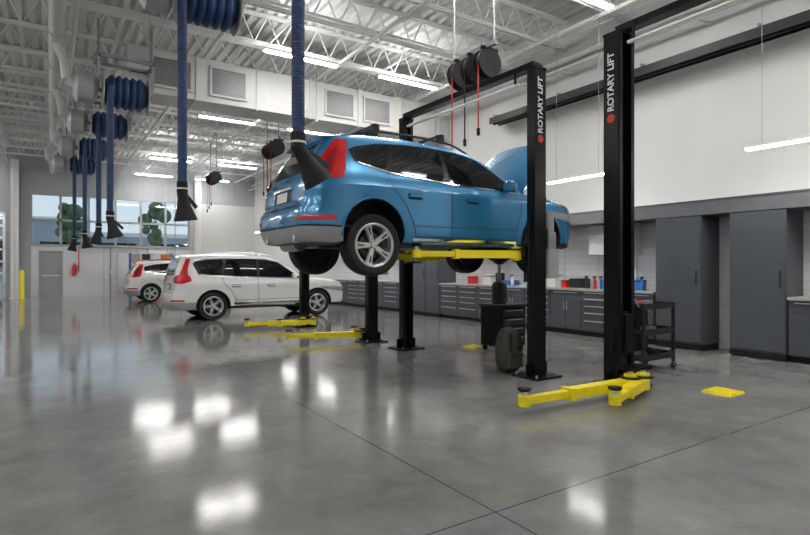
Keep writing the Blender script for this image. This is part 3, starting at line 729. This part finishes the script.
for x,y,z,w,m in((-.2,0,.855,.12,REDP),(.1,.05,.855,.16,STEEL),(.0,-.05,.515,.2,STEEL),(.2,0,.175,.14,DARK),(-.15,0,.175,.2,STEEL)): b.bb(cx+x-w/2,cx+x+w/2,cy+y-.06,cy+y+.06,z,z+.08,m)
b.obj('tool_cart',rot=(0,0,0))
b=MB(); cx,cy=6.42,6.75
b.box((cx,cy,.42),(.55,.5,.66),BLACK); b.box((cx,cy,.77),(.6,.55,.04),DARK)
for k in range(4): b.bb(cx-.24,cx+.24,cy-.262,cy-.25,.14+k*.15,.26+k*.15,DARK); b.bb(cx-.2,cx+.2,cy-.28,cy-.262,.23+k*.15,.245+k*.15,STEEL)
b.lathe([(.11,0),(.13,.02),(.13,.3),(.1,.36),(.05,.38)],DARK,(cx-.08,cy,.79),(0,0,1),20); b.cyl((cx-.08,cy,1.1),(cx-.08,cy,1.5),.03,STEEL); b.lathe([(.05,0),(.22,.12),(.23,.14),(.2,.14)],BLACK,(cx-.08,cy,1.45),(0,0,1),24)
for sx_ in(-.22,.22):
    for sy_ in(-.2,.2): b.lathe([(.045,-.02),(.045,.02)],RUBBER,(cx+sx_,cy+sy_,.045),(0,1,0),16)
b.obj('oil_drain_cart',bevel=.008)
bm_=MB(); cx,cy=5.08,5.24
def sup(u,v):
    t=2*math.pi*u; ph=-R90+math.pi*v
    def sp(c,e): return math.copysign(abs(c)**e,c)
    k=1-.25*max(0,math.sin(ph))
    return (cx+.17*k*sp(math.cos(ph),.5)*sp(math.cos(t),.6),cy+.13*k*sp(math.cos(ph),.5)*sp(math.sin(t),.6),.31+.30*sp(math.sin(ph),.7))
vs=[];fs=[];nu,nv=24,16
for j in range(nv+1):
    for i in range(nu): vs.append(sup(i/nu,j/nv))
for j in range(nv):
    for i in range(nu): k=(i+1)%nu; fs.append((j*nu+i,j*nu+k,(j+1)*nu+k,(j+1)*nu+i))
bm_.add(vs,fs,BAG); bm_.box((cx-.02,cy-.14,.2),(.22,.08,.2),BAG,taper=.9); bm_.bb(cx-.12,cx+.1,cy-.185,cy-.175,.26,.275,DARK)
bm_.tube([(cx-.05,cy,.6),(cx-.04,cy,.66),(cx+.04,cy,.66),(cx+.05,cy,.6)],.012,DARK,8); bm_.bb(cx-.1,cx-.07,cy-.15,cy-.13,.1,.55,DARK); bm_.bb(cx+.07,cx+.1,cy-.15,cy-.13,.1,.55,DARK)
bm_.obj('backpack')
for x,y,s in((6.3,3.1,.32),(6.2,7.25,.3)):
    b=MB(); b.box((x,y,.0125),(s,s,.025),YEL,taper=.9); 
    for k in range(4): b.box((x-s*.3+k*s*.2,y,.027),(.02,s*.7,.006),YEL)
    b.obj('yellow_floor_block')
for x,y in((-1.05,29.3),):
    b=MB(); b.lathe([(.09,0),(.09,1.2),(.07,1.26),(.0001,1.29)],YEL,(x,y,0),(0,0,1),24); b.lathe([(.13,0),(.13,.015)],YEL,(x,y,0),(0,0,1),24); b.obj('safety_bollard')
b=MB(); x,y=.95,30.38; b.lathe([(.08,0),(.09,.02),(.09,.45),(.04,.52),(.03,.56)],REDP,(x,y,1.0),(0,0,1),20); b.box((x,y,1.59),(.05,.16,.05),DARK); b.tube([(x+.02,y,1.58),(x+.12,y-.02,1.45),(x+.11,y-.02,1.1)],.012,RUBBER,8); b.bb(x-.03,x+.03,y+.08,YF,1.1,1.5,STEEL); b.obj('fire_extinguisher')
b=MB(); b.bb(5.3,5.7,YF-.15,YF-.02,1.5,2.1,GREY_WALL); b.bb(5.32,5.68,YF-.16,YF-.15,1.52,2.08,STEEL); b.bb(5.64,5.66,YF-.18,YF-.16,1.75,1.85,DARK); b.cyl((5.5,YF-.07,2.1),(5.5,YF-.07,5),.02,STEEL,8); b.obj('electrical_panel')
b=MB()
for k,x in enumerate((1.15,2.5,2.8,4.2)): b.cyl((x,YF-.07,0 if k else 1.2),(x,YF-.07,2.4),.025,(REDP,STEEL,ALU,STEEL)[k],8)
b.cyl((1.15,YF-.07,2.4),(4.2,YF-.07,2.4),.025,STEEL,8)
for x in(2.5,2.8): b.box((x,YF-.09,1.2),(.12,.1,.16),ALU)
b.obj('utility_pipework')
b=MB(); x0,x1,y0,y1=3.2,5.0,28.6,29.1
for x in(x0,x1):
    for y in(y0,y1): b.bb(x-.03,x+.03,y-.03,y+.03,0,2.1,BLUEB)
for z in(.3,1.0,1.7):
    for y in(y0,y1): b.bb(x0,x1,y-.02,y+.02,z-.05,z+.05,ORANGE)
    b.bb(x0,x1,y0,y1,z+.05,z+.07,STEEL)
for k in range(4): 
    for z in(.37,1.07,1.77): b.bb(x0+.1+k*.43,x0+.42+k*.43,y0+.05,y1-.05,z,z+.28,(DARK,WHITEPL,ORANGE,STEEL)[(k+int(z*2))%4])
b.obj('storage_rack')
b=MB(); b.bb(-60,80,YF+.3,120,-.15,-.05,ASPH); b.obj('outside_ground')
b=MB(); b.bb(-30,4,75,85,-.05,7.2,BLDG); b.bb(4,60,75,85,-.05,5.6,BLDG); b.bb(-30,4,74.9,75,6.8,7.3,STEEL_W); b.bb(4,60,74.9,75,5.2,5.7,STEEL_W)
for k in range(14): b.bb(-25+k*6,-21+k*6,74.8,75,1.5,4.4,GLASS)
b.obj('neighbouring_building')
for tx,ty,h in((1.5,62,7.6),(9.5,64,8.4),(15,60,7.2)):
    b=MB(); b.cyl((tx,ty,-.05),(tx,ty,h*.6),.16,BARK,8,.08)
    for k in range(16):
        a=random.random()*6.28; rr=random.random()*1.1; z=h*(.5+.45*random.random()); s=.45+.35*random.random()
        px,py=tx+math.cos(a)*rr,ty+math.sin(a)*rr
        b.cyl((tx,ty,h*.4),(px,py,z),.04,BARK,5,.02)
        b.lathe([(s*math.sin(math.pi*q/6)+.001,-s*math.cos(math.pi*q/6)) for q in range(7)],LEAF,(px,py,z),(0,0,1),9)
    b.obj('tree')
w=bpy.data.worlds.new('World'); bpy.context.scene.world=w; w.use_nodes=True; nt=w.node_tree
bg=nt.nodes['Background']; tc=nt.nodes.new('ShaderNodeTexCoord'); sp=nt.nodes.new('ShaderNodeSeparateXYZ'); cr=nt.nodes.new('ShaderNodeValToRGB')
nt.links.new(tc.outputs['Generated'],sp.inputs[0]); nt.links.new(sp.outputs['Z'],cr.inputs['Fac'])
cr.color_ramp.elements[0].color=(.86,.93,1,1); cr.color_ramp.elements[1].color=(.6,.78,1,1)
nt.links.new(cr.outputs[0],bg.inputs[0]); bg.inputs[1].default_value=1.0
cam=bpy.data.cameras.new('Camera'); cam.lens=24; cam.sensor_width=36; co=bpy.data.objects.new('Camera',cam); bpy.context.collection.objects.link(co)
co.location=(0,0,1.4); co.rotation_euler=(R90,0,-math.radians(33.3)); bpy.context.scene.camera=co
